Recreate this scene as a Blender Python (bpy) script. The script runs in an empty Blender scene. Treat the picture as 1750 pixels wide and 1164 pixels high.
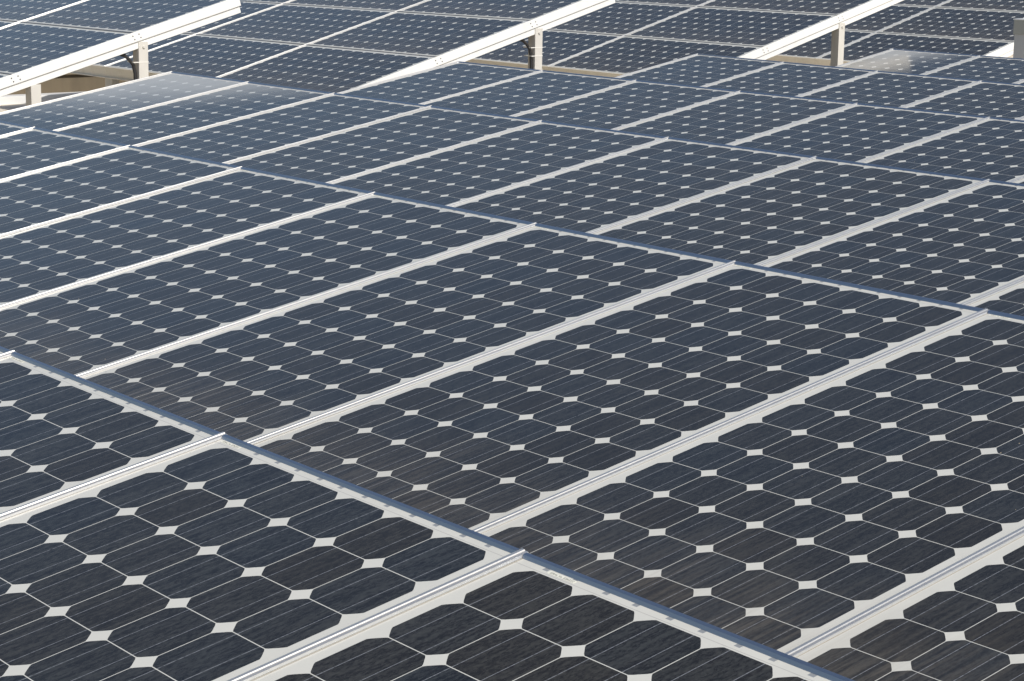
import bpy, bmesh, math, random
from mathutils import Matrix, Vector
random.seed(4)
scene = bpy.context.scene
COL = scene.collection
S = 0.128                      # one solar cell pitch in metres; table geometry is laid out in cells

# ------------------------------------------------------------------ camera
cam_d = bpy.data.cameras.new('camera'); cam = bpy.data.objects.new('camera', cam_d); COL.objects.link(cam)
right = Vector((0.6188968096403326, 0.7853630816613041, 0.01309843427580279))
down = Vector((0.1637672775262337, -0.11270973753100408, -0.9800391797664713))
fwd = Vector((-0.7682102692809198, 0.6086882166012018, -0.1983724707266226))
pos = Vector((55.93807201635693, -17.674292470166755, 9.026299920549288)) * S
cam.matrix_world = Matrix(((right.x, -down.x, -fwd.x, pos.x), (right.y, -down.y, -fwd.y, pos.y),
                           (right.z, -down.z, -fwd.z, pos.z), (0, 0, 0, 1)))
cam_d.sensor_width = 36.0; cam_d.lens = 36.0 * 3538.01166 / 1750.0
cam_d.clip_start = 0.1; cam_d.clip_end = 5000
scene.camera = cam

# ------------------------------------------------------------------ sky, sun, exposure
SUN_EL = math.radians(44); SUN_AZ = math.radians(0.5)      # azimuth measured from +X (along the rows) towards +Y
w = bpy.data.worlds.new('World'); scene.world = w; w.use_nodes = True
nt = w.node_tree; bg = nt.nodes['Background']
sky = nt.nodes.new('ShaderNodeTexSky'); sky.sky_type = 'NISHITA'; sky.sun_disc = False
sky.sun_elevation = SUN_EL; sky.sun_rotation = math.pi / 2 - SUN_AZ
sky.air_density = 1.0; sky.dust_density = 2.4; sky.ozone_density = 1.0
nt.links.new(sky.outputs[0], bg.inputs[0]); bg.inputs[1].default_value = 0.105
sd = bpy.data.lights.new('sun', 'SUN'); sd.energy = 4.0; sd.angle = math.radians(0.53); sd.color = (1.0, 0.955, 0.88)
so = bpy.data.objects.new('sun', sd); COL.objects.link(so)
sdir = Vector((math.cos(SUN_EL) * math.cos(SUN_AZ), math.cos(SUN_EL) * math.sin(SUN_AZ), math.sin(SUN_EL)))
so.rotation_euler = (-sdir).to_track_quat('-Z', 'Y').to_euler(); so.location = (0, 0, 30)
scene.view_settings.view_transform = 'Standard'; scene.view_settings.look = 'None'
scene.view_settings.exposure = 0.0; scene.view_settings.gamma = 1.0

# ------------------------------------------------------------------ node helper
class N:
    def __init__(s, name):
        s.m = bpy.data.materials.new(name); s.m.use_nodes = True
        s.t = s.m.node_tree; s.b = s.t.nodes['Principled BSDF']
    def link(s, a, b): s.t.links.new(a, b)
    def put(s, sock, v):
        if isinstance(v, (int, float)): sock.default_value = v
        elif isinstance(v, tuple): sock.default_value = v if len(v) == 4 or len(sock.default_value) == 3 else (*v, 1)
        else: s.link(v, sock)
    def math(s, op, a, b=0.0, c=None, clamp=False):
        n = s.t.nodes.new('ShaderNodeMath'); n.operation = op; n.use_clamp = clamp
        s.put(n.inputs[0], a); s.put(n.inputs[1], b)
        if c is not None: s.put(n.inputs[2], c)
        return n.outputs[0]
    def step(s, x, lo, hi):           # smooth 0..1 between lo and hi (lo may be larger than hi)
        n = s.t.nodes.new('ShaderNodeMapRange'); n.interpolation_type = 'SMOOTHSTEP'
        s.put(n.inputs[0], x)
        if lo < hi: vals = (lo, hi, 0.0, 1.0)
        else: vals = (hi, lo, 1.0, 0.0)
        for i, v in enumerate(vals): n.inputs[1 + i].default_value = v
        return n.outputs[0]
    def noise(s, vec, scale, detail=3.0, rough=0.55, dim='3D'):
        n = s.t.nodes.new('ShaderNodeTexNoise'); s.link(vec, n.inputs['Vector'])
        n.inputs['Scale'].default_value = scale; n.inputs['Detail'].default_value = detail
        n.inputs['Roughness'].default_value = rough
        return n.outputs[0]
    def vec(s, x, y, z=0.0):
        n = s.t.nodes.new('ShaderNodeCombineXYZ')
        for i, v in enumerate((x, y, z)): s.put(n.inputs[i], v)
        return n.outputs[0]
    def mix(s, f, a, b):
        n = s.t.nodes.new('ShaderNodeMix'); n.data_type = 'RGBA'
        s.put(n.inputs[0], f); s.put(n.inputs[6], a); s.put(n.inputs[7], b)
        return n.outputs[2]
    def objco(s):
        return s.t.nodes.new('ShaderNodeTexCoord').outputs['Object']
    def bump(s, h, strength, dist=0.002):
        n = s.t.nodes.new('ShaderNodeBump'); s.link(h, n.inputs['Height'])
        n.inputs['Strength'].default_value = strength; n.inputs['Distance'].default_value = dist
        s.link(n.outputs[0], s.b.inputs['Normal'])
    def set(s, **k):
        for key, v in k.items(): s.put(s.b.inputs[key.replace('_', ' ')], v)

def laminate_material(name, landscape, sheen=None):
    """Glass over pseudo-square mono cells on a white backsheet; UV holds cell coordinates."""
    n = N(name)
    uv = n.t.nodes.new('ShaderNodeUVMap'); uv.uv_map = 'cells'
    sep = n.t.nodes.new('ShaderNodeSeparateXYZ'); n.link(uv.outputs[0], sep.inputs[0])
    u, v = sep.outputs[0], sep.outputs[1]
    nu, nv = (12, 6) if landscape else (6, 12)
    info = n.t.nodes.new('ShaderNodeObjectInfo'); rnd = info.outputs['Random']
    au = n.math('ABSOLUTE', n.math('SUBTRACT', n.math('FRACT', u), 0.5))
    av = n.math('ABSOLUTE', n.math('SUBTRACT', n.math('FRACT', v), 0.5))
    r = n.math('SQRT', n.math('ADD', n.math('MULTIPLY', au, au), n.math('MULTIPLY', av, av)))
    g = n.math('MULTIPLY', n.math('LESS_THAN', au, 0.4935), n.math('LESS_THAN', av, 0.4935))
    g = n.math('MULTIPLY', g, n.math('LESS_THAN', r, 0.5925))
    g = n.math('MULTIPLY', g, n.math('LESS_THAN', n.math('ADD', au, av), 0.832))
    for x, hi in ((u, nu), (v, nv)):
        g = n.math('MULTIPLY', g, n.math('MULTIPLY', n.math('GREATER_THAN', x, 0.0), n.math('LESS_THAN', x, float(hi))))
    # per cell variation
    off = n.math('MULTIPLY', rnd, 97.0)
    wn = n.t.nodes.new('ShaderNodeTexWhiteNoise'); wn.noise_dimensions = '3D'
    n.link(n.vec(n.math('FLOOR', u), n.math('FLOOR', v), off), wn.inputs['Vector'])
    cellrnd = wn.outputs['Value']
    run0, across0 = v, u
    # surface texture: streaks run down the slope (along v), fine crinkle everywhere
    p_streak = n.vec(n.math('MULTIPLY', across0, 15.0), n.math('MULTIPLY', run0, 0.75), off)
    warp = n.noise(n.vec(n.math('MULTIPLY', u, 3.0), n.math('MULTIPLY', v, 3.4), off), 1.0, 3)
    p_wave = n.vec(n.math('ADD', n.math('MULTIPLY', u, 10.0), n.math('MULTIPLY', warp, 3.2)), n.math('MULTIPLY', v, 1.7), off)
    streak = n.noise(p_streak, 1.0, 6, 0.65)
    ridge = n.math('ABSOLUTE', n.math('SUBTRACT', n.noise(p_wave, 1.0, 4, 0.6), 0.5))
    ridge = n.step(ridge, 0.07, 0.0)
    fine = n.noise(n.vec(n.math('MULTIPLY', u, 24.0), n.math('MULTIPLY', v, 12.0), off), 1.0, 4, 0.7)
    t = n.math('ADD', n.math('MULTIPLY', n.step(streak, 0.32, 0.68), 0.68), n.math('MULTIPLY', n.step(fine, 0.38, 0.64), 0.62))
    t = n.math('SUBTRACT', t, n.math('MULTIPLY', ridge, 0.42), clamp=True)
    cold = n.mix(cellrnd, (0.008, 0.0095, 0.0125), (0.0135, 0.0115, 0.0085))
    hot = n.mix(cellrnd, (0.037, 0.042, 0.045), (0.050, 0.047, 0.039))
    cell = n.mix(t, cold, hot)
    # whole panels differ a little in tint, and cells within a panel in depth
    wp = n.t.nodes.new('ShaderNodeTexWhiteNoise'); wp.noise_dimensions = '1D'; n.link(off, wp.inputs['W'])
    cell = n.mix(n.math('MULTIPLY', wp.outputs['Value'], 0.42), cell, (0.021, 0.027, 0.036))
    cell = n.mix(n.math('MULTIPLY', n.math('POWER', cellrnd, 3.0), 0.35), cell, (0.010, 0.011, 0.014))
    # busbars (run along the long side of the panel)
    run, across = (u, v) if landscape else (v, u)
    fx = n.math('FRACT', across)
    d1 = n.math('ABSOLUTE', n.math('SUBTRACT', fx, 0.262)); d2 = n.math('ABSOLUTE', n.math('SUBTRACT', fx, 0.738))
    bus = n.math('LESS_THAN', n.math('MINIMUM', d1, d2), 0.0055)
    bead = n.noise(n.vec(n.math('MULTIPLY', run, 22.0), n.math('MULTIPLY', n.math('FLOOR', n.math('MULTIPLY', across, 2.0)), 7.0), off), 1.0, 2)
    bus = n.math('MULTIPLY', bus, n.step(bead, 0.12, 0.66))
    cell = n.mix(n.math('MULTIPLY', bus, 0.62), cell, (0.34, 0.36, 0.40))
    # backsheet, faintly mottled, with the tinned contact tabs beyond the last cell
    mott = n.noise(n.vec(n.math('MULTIPLY', u, 1.5), n.math('MULTIPLY', v, 1.5), off), 1.0, 4)
    sheet = n.mix(mott, (0.52, 0.525, 0.49), (0.60, 0.595, 0.55))
    endv = n.math('MULTIPLY', n.math('GREATER_THAN', run, 12.075), n.math('LESS_THAN', run, 12.145))
    tabs = n.math('MULTIPLY', endv, n.math('LESS_THAN', n.math('MINIMUM', d1, d2), 0.042))
    sheet = n.mix(n.math('MULTIPLY', tabs, 0.8), sheet, (0.17, 0.19, 0.22))
    line = n.math('LESS_THAN', n.math('ABSOLUTE', n.math('SUBTRACT', run, 12.022)), 0.006)
    sheet = n.mix(n.math('MULTIPLY', line, 0.45), sheet, (0.25, 0.24, 0.24))
    col = n.mix(g, sheet, cell)
    # dust that collects along the low edge, drawn out into streaks, plus a thin veil everywhere
    n1 = n.noise(n.vec(n.math('MULTIPLY', u, 15.0), n.math('MULTIPLY', v, 0.8), off), 1.0, 6, 0.66)
    n2 = n.noise(n.vec(n.math('MULTIPLY', u, 0.8), n.math('MULTIPLY', v, 0.55), off), 1.0, 3)
    low = n.step(n.math('ADD', v, n.math('MULTIPLY', n2, -2.6)), 2.2, -1.8)
    dust = n.math('MULTIPLY', low, n.math('ADD', 0.05, n.math('MULTIPLY', n.step(n1, 0.36, 0.68), 0.15)))
    veil = n.math('MULTIPLY', n.step(n1, 0.42, 0.8), n.math('MULTIPLY', n.step(n2, 0.35, 0.7), 0.035))
    dust = n.math('ADD', n.math('ADD', dust, veil), 0.018)
    edge = n.math('MULTIPLY', n.step(v, -0.02, -0.2), n.math('MULTIPLY', n.step(n1, 0.2, 0.7), 0.7))
    dust = n.math('ADD', dust, edge, clamp=True)
    col = n.mix(dust, col, (0.245, 0.205, 0.155))
    # thin dirt line where the cap rail meets the glass
    rl = n.math('MULTIPLY', n.math('LESS_THAN', n.math('ABSOLUTE', n.math('ADD', u, 0.187)), 0.011), n.math('ADD', 0.55, n.math('MULTIPLY', n1, 0.5)))
    col = n.mix(n.math('MULTIPLY', rl, 0.6), col, (0.17, 0.125, 0.07))
    # bird lime and grit specks
    vo = n.t.nodes.new('ShaderNodeTexVoronoi'); vo.feature = 'F1'; n.link(n.vec(u, v, off), vo.inputs['Vector'])
    vo.inputs['Scale'].default_value = 2.1
    sc = n.t.nodes.new('ShaderNodeSeparateColor'); n.link(vo.outputs['Color'], sc.inputs[0])
    speck = n.math('MULTIPLY', n.math('LESS_THAN', vo.outputs['Distance'], n.math('MULTIPLY', sc.outputs[1], 0.033)), n.math('GREATER_THAN', sc.outputs[0], 0.6))
    tone = n.mix(n.math('GREATER_THAN', sc.outputs[2], 0.45), (0.006, 0.006, 0.008), (0.5, 0.42, 0.28))
    col = n.mix(n.math('MULTIPLY', speck, 0.85), col, tone)
    if sheen:
        # reflected sheen painted into the base colour, strongest at the high outer corner
        lo, hi, amt = sheen[:3]
        fd = n.math('SUBTRACT', n.math('ADD', n.math('MULTIPLY', n.math('SUBTRACT', 12.0, v), sheen[3]), n.math('MULTIPLY', u, sheen[4])), n.math('MULTIPLY', n2, 1.5))
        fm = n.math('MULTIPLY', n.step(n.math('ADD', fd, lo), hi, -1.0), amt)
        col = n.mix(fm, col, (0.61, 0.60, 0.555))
    n.set(Base_Color=col, Roughness=n.math('ADD', 0.11, n.math('MULTIPLY', dust, 0.5)), IOR=1.47)
    n.set(Specular_IOR_Level=0.20)
    hgt = n.noise(n.vec(n.math('MULTIPLY', u, 14.0), n.math('MULTIPLY', v, 10.0), off), 1.0, 3)
    n.bump(hgt, 0.10, 0.0012)
    return n.m

def metal_material(name, base, rough, metallic=1.0, scratch=(2, 90, 90), amp=0.12):
    n = N(name); co = n.objco()
    mp = n.t.nodes.new('ShaderNodeMapping'); n.link(co, mp.inputs[0]); mp.inputs['Scale'].default_value = scratch
    a = n.noise(mp.outputs[0], 1.0, 4); b = n.noise(co, 3.0, 4)
    d = tuple(x * (1 - amp * 1.6) for x in base)
    n.set(Base_Color=n.mix(n.math('MULTIPLY', n.math('ADD', a, b), 0.5), d, base), Metallic=metallic)
    n.set(Roughness=n.math('ADD', rough - 0.06, n.math('MULTIPLY', a, 0.12)))
    return n.m

def paint_material(name, base, rough, dirt, dirt_col, scale=3.0):
    n = N(name); co = n.objco()
    a = n.noise(co, scale, 6, 0.6)
    mp = n.t.nodes.new('ShaderNodeMapping'); n.link(co, mp.inputs[0]); mp.inputs['Scale'].default_value = (9, 9, 1.2)
    b = n.noise(mp.outputs[0], scale * 0.8, 5, 0.6)
    f = n.math('MULTIPLY', n.math('MULTIPLY', n.step(a, 0.38, 0.75), n.step(b, 0.3, 0.75)), dirt)
    n.set(Base_Color=n.mix(f, base, dirt_col), Roughness=n.math('ADD', rough, n.math('MULTIPLY', a, 0.1)))
    n.bump(a, 0.05, 0.002)
    return n.m

M_PORT = laminate_material('glass_over_cells_upright', False)
M_LAND = laminate_material('glass_over_cells_lying', True)
M_SHEEN1 = laminate_material('glass_over_cells_sheen_corner', False, (-0.9, 5.4, 0.60, 0.70, 0.30))
M_SHEEN2 = laminate_material('glass_over_cells_sheen_edge', False, (1.3, 5.4, 0.52, 0.70, 0.60))
M_SHEEN3 = laminate_material('glass_over_cells_sheen_end', False, (-0.2, 4.6, 0.60, 0.35, 0.85))
M_ALU = metal_material('anodised_aluminium', (0.36, 0.42, 0.515), 0.34, 0.94)
M_SEAM = metal_material('dull_aluminium', (0.20, 0.225, 0.26), 0.4)
M_RAIL = metal_material('bright_aluminium', (0.74, 0.73, 0.70), 0.32, 0.76)
M_WHITE = paint_material('white_paint', (0.77, 0.775, 0.765), 0.32, 0.35, (0.55, 0.52, 0.46))
M_BEIGE = paint_material('beige_paint', (0.93, 0.885, 0.77), 0.5, 0.22, (0.52, 0.43, 0.30), 6.0)
M_GALV = metal_material('galvanised_steel', (0.72, 0.70, 0.65), 0.48, 0.15, (30, 30, 8), 0.15)
M_CABLE = paint_material('black_rubber', (0.018, 0.018, 0.020), 0.5, 0.4, (0.08, 0.07, 0.06), 20)
M_TIE = paint_material('white_nylon', (0.75, 0.74, 0.70), 0.4, 0.2, (0.5, 0.45, 0.4), 20)
M_DARK = paint_material('dark_rivet', (0.07, 0.07, 0.075), 0.5, 0.3, (0.12, 0.1, 0.08), 20)
M_BOX = paint_material('grey_enamel', (0.52, 0.535, 0.535), 0.45, 0.45, (0.24, 0.23, 0.20), 2.5)
M_LID = paint_material('pale_enamel', (0.40, 0.41, 0.375), 0.45, 0.3, (0.34, 0.33, 0.28), 4)
M_STICK = paint_material('paper_sticker', (0.70, 0.70, 0.62), 0.6, 0.2, (0.5, 0.5, 0.4), 30)
M_INK = paint_material('printed_ink', (0.05, 0.055, 0.045), 0.6, 0.0, (0.1, 0.1, 0.1), 30)
M_BROWN = paint_material('brown_gap_shade', (0.15, 0.122, 0.082), 0.8, 0.6, (0.05, 0.04, 0.03), 1.2)  # dark tone stands in for the shade under the raised tables

def deck_material():
    n = N('sandy_concrete'); co = n.objco()
    a = n.noise(co, 0.9, 6, 0.6); b = n.noise(co, 26.0, 4, 0.6); c = n.noise(co, 0.25, 3)
    base = n.mix(n.step(a, 0.3, 0.7), (0.62, 0.53, 0.40), (0.72, 0.65, 0.53))
    base = n.mix(n.math('MULTIPLY', n.step(b, 0.5, 0.8), 0.35), base, (0.40, 0.33, 0.25))
    base = n.mix(n.math('MULTIPLY', n.step(c, 0.45, 0.7), 0.3), base, (0.45, 0.38, 0.28))
    n.set(Base_Color=base, Roughness=0.85); n.bump(b, 0.3, 0.01)
    return n.m
M_DECK = deck_material()

# ------------------------------------------------------------------ mesh helpers
def box(bm, lo, hi, bev=0.0):
    lo = [x * S for x in lo]; hi = [x * S for x in hi]
    vs = [bm.verts.new((x, y, z)) for x in (lo[0], hi[0]) for y in (lo[1], hi[1]) for z in (lo[2], hi[2])]
    fs = [(0, 1, 3, 2), (4, 6, 7, 5), (0, 4, 5, 1), (2, 3, 7, 6), (0, 2, 6, 4), (1, 5, 7, 3)]
    made = [bm.faces.new([vs[i] for i in f]) for f in fs]
    if bev:
        es = list({e for f in made for e in f.edges})
        bmesh.ops.bevel(bm, geom=es, offset=bev * S, segments=2, affect='EDGES', profile=0.6)

def extrude_profile(bm, prof, axis, a, b):
    """prof: closed list of (side, height) in cells, swept along axis ('u' or 'v') from a to b."""
    def pt(p, t): return Vector((p[0] * S, t * S, p[1] * S)) if axis == 'v' else Vector((t * S, p[0] * S, p[1] * S))
    A = [bm.verts.new(pt(p, a)) for p in prof]; B = [bm.verts.new(pt(p, b)) for p in prof]
    k = len(prof)
    for i in range(k): bm.faces.new((A[i], A[(i + 1) % k], B[(i + 1) % k], B[i]))
    bm.faces.new(A); bm.faces.new(list(reversed(B)))
    bmesh.ops.recalc_face_normals(bm, faces=bm.faces)

def tube(bm, pts, rad, seg=10):
    pts = [Vector(p) * S for p in pts]; rings = []
    for i, p in enumerate(pts):
        t = (pts[min(i + 1, len(pts) - 1)] - pts[max(i - 1, 0)]).normalized()
        a = t.cross(Vector((1, 0.2, 0))).normalized(); b = t.cross(a)
        rings.append([bm.verts.new(p + (a * math.cos(j * 2 * math.pi / seg) + b * math.sin(j * 2 * math.pi / seg)) * rad * S) for j in range(seg)])
    for r0, r1 in zip(rings, rings[1:]):
        for j in range(seg): bm.faces.new((r0[j], r0[(j + 1) % seg], r1[(j + 1) % seg], r1[j])).smooth = True
    bm.faces.new(rings[0]); bm.faces.new(list(reversed(rings[-1])))
    bmesh.ops.recalc_face_normals(bm, faces=bm.faces)

def to_mesh(name, bm, mat):
    me = bpy.data.meshes.new(name); bm.to_mesh(me); bm.free(); me.materials.append(mat); return me

def obj(name, me, parent=None, mat4=None):
    o = bpy.data.objects.new(name, me); COL.objects.link(o)
    if parent: o.parent = parent
    if mat4 is not None: o.matrix_local = mat4
    return o

def tag(o, label, cat, group=None):
    o['label'] = label; o['category'] = cat; o['kind'] = 'thing'
    if group: o['group'] = group
    return o

def struct(o): o['kind'] = 'structure'; return o

# ------------------------------------------------------------------ table frames (fitted to the photograph)
FR = {
 'B': ((0, 0, 0), ((1, 0, 0), (0, 0.983571, -0.180519), (0, 0.180519, 0.983571))),
 'A': ((25.77102, -15.73297, -0.07454), ((0.999951, -0.006664, 0.007314), (0.007864, 0.983857, -0.178784), (-0.006004, 0.178833, 0.983861))),
 'C': ((-25.87261, 15.83576, 0.11076), ((0.999998, -0.000858, 0.001596), (0.001124, 0.984498, -0.175391), (-0.001421, 0.175393, 0.984497))),
 'D': ((-25.25472, 31.2818, 0.11131), ((0.999994, 0.003058, 0.00183), (-0.002687, 0.984264, -0.176681), (-0.002341, 0.176675, 0.984266))),
 'E': ((-26.93021, 48.82779, -0.14874), ((0.99997, 0.003178, 0.007013), (-0.001866, 0.983716, -0.179722), (-0.00747, 0.179704, 0.983692))),
 'F': ((-27.29692, 65.14359, -0.35104), ((0.999996, -0.000415, 0.002625), (0.000883, 0.98352, -0.180798), (-0.002507, 0.1808, 0.983517))),
 'X1': ((-58.32716, 17.81681, 0.00742), ((0.999981, 0.003361, -0.005197), (-0.004651, 0.96209, -0.272691), (0.004083, 0.27271, 0.962088))),
 'X2': ((-55.92183, 40.20533, 0.32754), ((0.999992, 0.001766, -0.003454), (-0.002637, 0.962409, -0.271591), (0.002844, 0.271598, 0.962406))),
 'X3': ((-55.94855, 64.05633, 0.35717), ((0.999994, 0.00342, 0.001014), (-0.00302, 0.963063, -0.269258), (-0.001898, 0.269253, 0.963068))),
 'X4': ((-59.08505, 91.16485, -0.11813), ((0.999991, 0.000709, 0.004121), (0.000412, 0.964038, -0.265764), (-0.004162, 0.265764, 0.964029))),
}
MAT = {}
for k_, (t_, r_) in FR.items():
    m_ = Matrix([[*r_[i], t_[i] * S] for i in range(3)] + [[0, 0, 0, 1]]); MAT[k_] = m_
W, W2, H2 = 6.52075, 12.45476, 6.47719
def at(n, u, v, h=0.0): return MAT[n] @ Matrix.Translation((u * S, v * S, h * S))
def world_at(n, u, v, h=0.0): return MAT[n] @ Vector((u * S, v * S, h * S))

ORD = ['first', 'second', 'third', 'fourth', 'fifth', 'sixth', 'seventh', 'eighth', 'ninth', 'tenth']
DECK_Z = -3.36 * S

# ------------------------------------------------------------------ ground
bm = bmesh.new()
for x0, x1, y0, y1 in ((-2400, 700, -700, 3000),):
    vs = [bm.verts.new((x * S, y * S, DECK_Z)) for x, y in ((x0, y0), (x1, y0), (x1, y1), (x0, y1))]; bm.faces.new(vs)
struct(obj('ground', to_mesh('ground', bm, M_DECK)))

# ------------------------------------------------------------------ panel meshes
def laminate_mesh(nu, nv, mu, mv, mat):
    bm = bmesh.new(); uvl = bm.loops.layers.uv.new('cells')
    box(bm, (-mu, -mv, -0.045), (nu + mu, nv + mv, 0.0))
    for f in bm.faces:
        for l in f.loops: l[uvl].uv = (l.vert.co.x / S, l.vert.co.y / S)
    return to_mesh('glass_laminate', bm, mat)

def frame_mesh(nu, nv, mu, mv, lip):
    bm = bmesh.new(); a, b = -mu - 0.008, nu + mu + 0.008; c, d = -mv - 0.012, nv + mv
    top = -0.006
    box(bm, (a, c, -0.33), (a + 0.05, d, top)); box(bm, (b - 0.05, c, -0.33), (b, d, top))
    box(bm, (a + 0.05, c, -0.33), (b - 0.05, c + 0.011, 0.004))
    if lip:
        # raised edge bar along the high side
        prof = [(12.130, 0.0005), (12.130, 0.003), (12.153, 0.043), (12.157, 0.046), (12.206, 0.046), (12.210, 0.042), (12.210, -0.33), (12.206, -0.33), (12.206, 0.0005)]
        extrude_profile(bm, prof, 'u', -0.196, 6.196)
    else:
        box(bm, (a + 0.05, d - 0.03, -0.33), (b - 0.05, d, -0.05))
    return to_mesh('frame', bm, M_ALU)

ME_PORT = laminate_mesh(6, 12, 0.245, 0.205, M_PORT)
ME_SHEEN1 = laminate_mesh(6, 12, 0.245, 0.205, M_SHEEN1)
ME_SHEEN3 = laminate_mesh(6, 12, 0.245, 0.205, M_SHEEN3)
ME_SHEEN2 = laminate_mesh(6, 12, 0.245, 0.205, M_SHEEN2)
ME_PFR = frame_mesh(6, 12, 0.245, 0.205, True)
ME_LAND = laminate_mesh(12, 6, 0.2175, 0.205, M_LAND)
ME_LFR = frame_mesh(12, 6, 0.2175, 0.205, False)

# serial sticker with its printed line
bm = bmesh.new(); box(bm, (0, 0, 0.0008), (0.455, 0.062, 0.0025)); ME_STICK = to_mesh('serial_sticker', bm, M_STICK)
cu = bpy.data.curves.new('lettering', 'FONT'); cu.body = 'SERIAL No. 02060232'; cu.size = 0.052 * S; cu.extrude = 0.0
tmp = bpy.data.objects.new('lettering', cu); COL.objects.link(tmp)
dg = bpy.context.evaluated_depsgraph_get(); ME_TEXT = bpy.data.meshes.new_from_object(tmp.evaluated_get(dg))
bpy.data.objects.remove(tmp); ME_TEXT.name = 'lettering'; ME_TEXT.materials.clear(); ME_TEXT.materials.append(M_INK)
tw = max(v.co.x for v in ME_TEXT.vertices); sx = 0.40 * S / tw
for v in ME_TEXT.vertices: v.co.x *= sx

def make_panel(name, mat4, me_lam, me_fr, label, group, sticker=False):
    e = bpy.data.objects.new(name, None); COL.objects.link(e); e.empty_display_size = 0.2
    ctr = Matrix.Translation((3 * S, 6 * S, 0))
    j = Matrix.Translation((0, 0, random.uniform(-0.006, 0.0) * S)) @ ctr @ Matrix.Rotation(math.radians(random.gauss(0, 0.022)), 4, 'X') @ Matrix.Rotation(math.radians(random.gauss(0, 0.03)), 4, 'Y') @ ctr.inverted()
    e.matrix_world = mat4 @ j; tag(e, label, 'solar panel', group)
    obj('glass_laminate', me_lam, e); obj('frame', me_fr, e)
    if sticker:
        s = obj('serial_sticker', ME_STICK, e, Matrix.Translation((0.335 * S - 0.0, 12.046 * S, 0)))
        if sticker != 2: s.location.x = -0.12 * S; s.location.y = 12.060 * S
        obj('lettering', ME_TEXT, s, Matrix.Translation((0.028 * S, 0.013 * S, 0.0029 * S)))
    return e

RAIL_PROF = [(-0.06, 0.0005), (-0.06, 0.043), (-0.056, 0.047), (-0.010, 0.047), (-0.003, 0.034), (0.040, 0.034),
             (0.052, 0.029), (0.06, 0.0005)]
def rail_mesh(v0, v1):
    bm = bmesh.new(); extrude_profile(bm, RAIL_PROF, 'v', v0, v1); return to_mesh('cap_rail', bm, M_RAIL)
ME_RAIL = rail_mesh(-0.2, 12.235)
ME_RAILX = rail_mesh(-0.23, 19.1)

# ------------------------------------------------------------------ the six low rows
ROWS = [('A', -1, 2, 'front row at bottom'), ('B', -2, 6, 'second row from camera'), ('C', 0, 8, 'third row from camera'),
        ('D', 0, 6, 'fourth row from camera'), ('E', 0, 4, 'fifth row from camera'), ('F', 0, 2, 'sixth, farthest low row')]
for rn, k0, k1, phrase in ROWS:
    for k in range(k0, k1 + 1):
        i = k - k0
        me, look = ME_PORT, 'dark solar panel with small white diamonds'
        if rn == 'A': look = 'large close-up solar panel'
        if rn == 'B': look = 'dark solar panel with dusty low edge'
        if rn == 'C' and k == 0: me, look = ME_SHEEN1, 'panel with painted sheen on its high corner'
        if rn == 'C' and k == 1: me, look = ME_SHEEN2, 'panel with faint painted sheen at its top'
        if rn == 'F' and k == 0: me, look = ME_SHEEN3, 'panel with pale painted sheen on its corner'
        make_panel('solar_panel', at(rn, k * W, 0), me, ME_PFR, f'{look}, {ORD[i]} from left in {phrase}',
                   'upright solar panels in the low rows', {'A': 2 if k == 2 else 1, 'B': 1}.get(rn, False))
    for k in range(k0, k1 + 2):
        i = k - k0
        if k == k0: where = f'aluminium cap rail on left side of first panel in {phrase}'
        elif k == k1 + 1: where = f'aluminium cap rail on right side of last panel in {phrase}'
        else: where = f'aluminium cap rail between {ORD[i - 1]} and {ORD[i]} panels of {phrase}'
        r = obj('cap_rail', ME_RAIL, None, at(rn, k * W - 0.26, 0)); tag(r, where, 'rail', 'cap rails on the low rows')

# ------------------------------------------------------------------ the four raised tables beyond
TIER = ['lowest', 'middle', 'top']
TABLES = [('X1', 0, 'raised table left of first white beam'), ('X2', -1, 'raised table right of first white beam'),
          ('X3', -1, 'raised table right of second white beam'), ('X4', -1, 'raised table right of third white beam')]
SEAM_PROF = [(-0.05, -0.012), (-0.05, 0.018), (-0.048, 0.020), (0.018, 0.020), (0.02, 0.018), (0.02, -0.012)]
bm = bmesh.new(); extrude_profile(bm, SEAM_PROF, 'u', 0.066, W2 - 0.066); ME_SEAM = to_mesh('seam_strip', bm, M_SEAM)
bm = bmesh.new()
extrude_profile(bm, [(0.0, 0.006), (0.0, -0.62), (-0.03, -0.66), (-0.16, -0.66), (-0.16, -0.63), (-0.035, -0.63), (-0.035, 0.006)], 'u', 0.012, W2 - 0.012)
for f_ in bm.faces: pass
ME_FASCIA = to_mesh('fascia_board', bm, M_BEIGE)
bm = bmesh.new(); extrude_profile(bm, [(0, -0.36), (0, -0.8), (0.3, -0.8), (0.3, -0.76), (0.04, -0.76), (0.04, -0.40), (0.3, -0.40), (0.3, -0.36)], 'u', 0.0, 1.0)
ME_PURLIN = to_mesh('purlin', bm, M_BEIGE)
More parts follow.
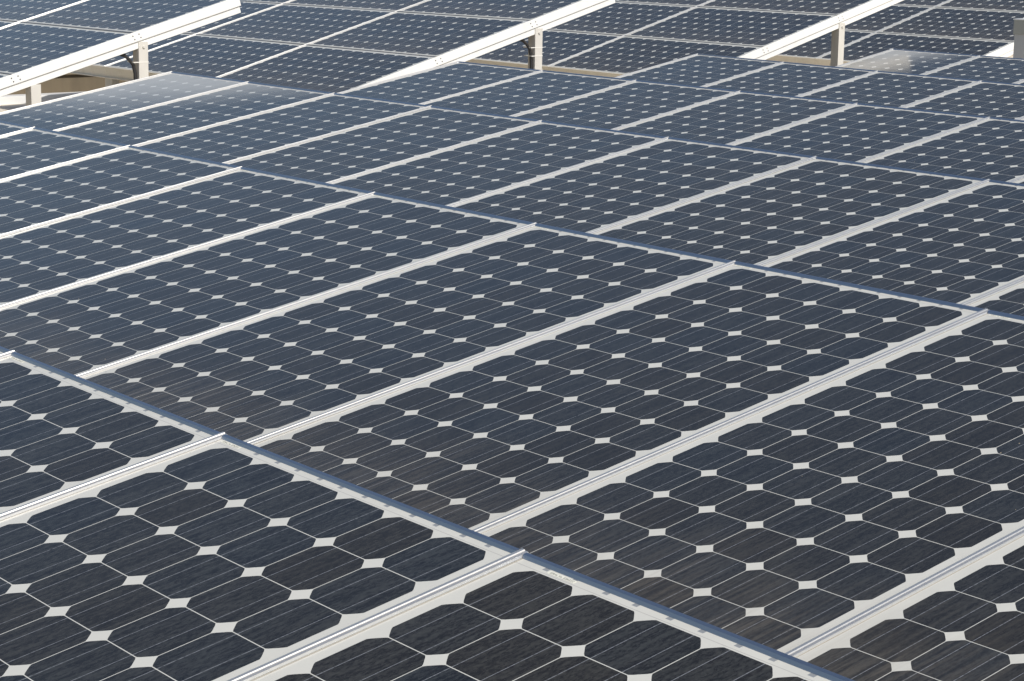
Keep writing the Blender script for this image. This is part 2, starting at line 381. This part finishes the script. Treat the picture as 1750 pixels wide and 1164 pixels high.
for ti, (tn, k0, phrase) in enumerate(TABLES):
    nk = 2 - k0
    side = ['leftmost', 'middle', 'rightmost'] if nk == 3 else ['left', 'right']
    for k in range(k0, 2):
        for t in range(3):
            make_panel('solar_panel', at(tn, k * W2, t * H2), ME_LAND, ME_LFR,
                       f'wide panel in {TIER[t]} tier, {side[k - k0]} column of {phrase}', 'wide solar panels on the raised tables')
    for k in range(k0, 2):
        r = obj('cap_rail', ME_RAILX, None, at(tn, k * W2 - 0.227, 0))
        tag(r, f'long pale rail beside {side[k - k0]} column of {phrase}', 'rail', 'long rails on the raised tables')
        for t in (1, 2):
            s_ = obj('seam_strip', ME_SEAM, None, at(tn, k * W2 - 0.227, t * H2 - 0.2385))
            tag(s_, f'grey strip above {TIER[t - 1]} panel, {side[k - k0]} column of {phrase}', 'strip', 'strips between the panel tiers')
        b_ = obj('fascia_board', ME_FASCIA, None, at(tn, k * W2 - 0.227, -0.222))
        tag(b_, f'beige low-edge board, {side[k - k0]} column of {phrase}', 'board', 'beige boards along the low edges')

# white edge beams
bm = bmesh.new()
bmesh.ops.create_cone(bm, cap_ends=True, segments=10, radius1=0.038 * S, radius2=0.032 * S, depth=0.012 * S, matrix=Matrix.Rotation(math.pi / 2, 4, 'Y'))
ME_RIVET = to_mesh('rivet', bm, M_DARK)
def beam(tn, label):
    e = bpy.data.objects.new('edge_beam', None); COL.objects.link(e); e.matrix_world = at(tn, 24.60, 0)
    tag(e, label, 'beam', 'white edge beams')
    bm = bmesh.new()
    up = [(0.084, 0.012), (0.097, 0.012), (0.10, 0.006), (0.10, -0.445), (0.095, -0.460), (0.08, -0.475), (-0.10, -0.475), (-0.14, -0.44), (-0.14, -0.36), (0.084, -0.36)]
    extrude_profile(bm, up, 'v', -0.26, 18.78); obj('upper_channel', to_mesh('upper_channel', bm, M_WHITE), e)
    bm = bmesh.new()
    lowp = [(-0.16, -0.4745), (0.02, -0.4745), (0.02, -0.80), (0.01, -0.81), (-0.14, -0.81), (-0.16, -0.79)]
    extrude_profile(bm, lowp, 'v', -0.2, 18.72); obj('lower_flange', to_mesh('lower_flange', bm, M_WHITE), e)
    for jv in (6.33, 12.85):
        for dv in (-0.17, 0.17):
            for h in (-0.15, -0.33):
                obj('rivet', ME_RIVET, e, Matrix.Translation((0.1005 * S, (jv + dv + (h + .24) * -.3) * S, h * S)))
        bm = bmesh.new(); box(bm, (0.0985, jv - 0.008, -0.40), (0.1015, jv + 0.008, -0.03)); obj('joint_line', to_mesh('joint_line', bm, M_BEIGE), e)
    return e
beam('X1', 'white edge beam rising from the left border to its cut end at top left')
beam('X2', 'white edge beam at top centre with a black cable under it')
beam('X3', 'white edge beam at upper right on one pale post without a cable')
beam('X4', 'short visible piece of white edge beam beside the grey cabinet')

# posts: vertical in the world, standing on the ground
def post(pt, label, width=0.50, depth=0.60, top=0.0, plain=False, group='posts carrying the white beams'):
    """pt is the world point at the top outer (+X) face, low-Y corner."""
    e = bpy.data.objects.new('support_post', None); COL.objects.link(e); e.location = (pt.x, pt.y, DECK_Z)
    tag(e, label, 'post', group)
    H = (pt.z - DECK_Z) / S + top
    bm = bmesh.new()
    # open channel: outer web plus two flanges
    box(bm, (-0.05, 0, 0), (0, width, H), 0.012); 
    box(bm, (-depth, 0.0, 0), (-0.052, 0.045, H - 0.12)); box(bm, (-depth, width - 0.045, 0), (-0.052, width, H - 0.12))
    obj('channel', to_mesh('channel', bm, M_GALV), e)
    bm = bmesh.new(); box(bm, (-depth - 0.3, -0.3, 0.0), (0.3, width + 0.3, 0.06), 0.01); obj('base_plate', to_mesh('base_plate', bm, M_GALV), e)
    if not plain:
        bm = bmesh.new()
        q = Matrix.Translation((0.03 * S, 0.27 * S, (H - 0.25) * S)) @ Matrix.Rotation(math.pi / 2, 4, 'Y')
        bmesh.ops.create_cone(bm, cap_ends=True, segments=6, radius1=0.075 * S, radius2=0.07 * S, depth=0.06 * S, matrix=q)
        obj('bolt', to_mesh('bolt', bm, M_GALV), e)
    return e, H
P = {}
for tn, v0, lab in (('X1', 12.88, 'pale steel post under the first white beam, with a black cable beside it'),
                    ('X2', 12.92, 'pale steel post under the second white beam, with a black cable beside it'),
                    ('X3', 12.72, 'tall pale post under the third white beam, tan on its left side'),
                    ):
    P[tn] = post(world_at(tn, 24.672, v0, -0.49), lab)
P['X1b'] = post(world_at('X1', 24.62, 6.98, -0.80), 'short tan post at the far left under the low part of the first white beam', top=0.06, plain=True)
P['X2f'] = post(world_at('X2', -0.05, 0.0, -0.62), 'small shaded post under the beige board below the first white beam', width=0.45, depth=0.9, plain=True, group='posts under the beige boards')

# black cables with nylon ties on the posts
for tn, lab in (('X1', 'black cable curving down the post of the first white beam'), ('X2', 'black cable curving down the post of the second white beam')):
    e, H = P[tn]
    c = bpy.data.objects.new('black_cable', None); COL.objects.link(c); c.location = e.location; tag(c, lab, 'cable', 'cables on the posts')
    pts = [(-0.32, -0.80, H - 0.60), (-0.28, -0.60, H - 0.66), (-0.25, -0.40, H - 0.84), (-0.22, -0.20, H - 1.1), (-0.20, -0.12, H - 1.5), (-0.19, -0.10, H - 2.1), (-0.19, -0.09, H - 3.2), (-0.19, -0.09, 0.1)]
    bm = bmesh.new(); tube(bm, pts, 0.085); obj('sheath', to_mesh('sheath', bm, M_CABLE), c)
    for dz in (1.05, 1.5) if tn == 'X2' else (1.0,):
        bm = bmesh.new(); z = H - dz
        y_ = -0.30 if dz < 1.2 else -0.25
        box(bm, (0.002, y_, z), (0.014, 0.515, z + 0.045)); box(bm, (-0.63, 0.503, z), (0.002, 0.515, z + 0.045))
        box(bm, (-0.63, y_, z), (0.002, y_ + 0.012, z + 0.045)); box(bm, (-0.642, y_, z), (-0.63, 0.515, z + 0.045))
        obj('cable_tie', to_mesh('cable_tie', bm, M_TIE), c)

# grey cabinet at the right border
cb = bpy.data.objects.new('utility_cabinet', None); COL.objects.link(cb); cb.location = (-24.2 * S, 84 * S, DECK_Z)
tag(cb, 'grey steel cabinet with an overhanging lid at the right border behind the farthest low row', 'cabinet')
zt = 3.62 + 3.36
bm = bmesh.new(); box(bm, (0.06, 0.06, 0), (2.6, 1.8, zt - 0.85), 0.02); obj('cabinet_body', to_mesh('cabinet_body', bm, M_BOX), cb)
bm = bmesh.new(); box(bm, (0.0, 0.0, zt - 0.85), (2.66, 1.86, zt), 0.03); obj('lid', to_mesh('lid', bm, M_LID), cb)
bm = bmesh.new(); box(bm, (-0.03, -0.03, zt), (2.69, 1.89, zt + 0.07), 0.015); obj('lid_cap', to_mesh('lid_cap', bm, M_WHITE), cb)

# junction box and cable ends below the board of the right raised table
jp = world_at('X4', 11.75, -0.3, -0.95)
jb = bpy.data.objects.new('junction_box', None); COL.objects.link(jb); jb.location = jp
tag(jb, 'small dark junction box hanging below the beige board between the third beam and its post', 'junction box')
bm = bmesh.new(); box(bm, (0.2, -0.3, -0.35), (1.6, 0.1, 0.02), 0.03); obj('box_body', to_mesh('box_body', bm, M_BEIGE), jb)
bm = bmesh.new(); tube(bm, [(-1.6, -0.2, -0.10), (-0.9, -0.25, -0.06), (-0.3, -0.25, 0.0), (0.1, -0.2, -0.1), (0.25, -0.15, -0.15)], 0.11); obj('cable_end', to_mesh('cable_end', bm, M_CABLE), jb)

# low white kerb wall and an added wall, dark brown standing in for shade
bm = bmesh.new(); box(bm, (-74.5, -40, -3.36), (-73.2, 120, -2.82), 0.03)
tag(obj('kerb_wall', to_mesh('kerb_wall', bm, M_WHITE)), 'low white kerb wall in the sun, seen under the first white beam', 'wall')
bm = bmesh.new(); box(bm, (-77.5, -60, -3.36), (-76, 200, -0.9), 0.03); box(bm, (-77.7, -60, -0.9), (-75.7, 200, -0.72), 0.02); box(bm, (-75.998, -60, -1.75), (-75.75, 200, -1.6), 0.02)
tag(obj('gap_shade_wall', to_mesh('gap_shade_wall', bm, M_BROWN)), 'added wall painted dark brown as shade in the gap under the first white beam', 'wall')
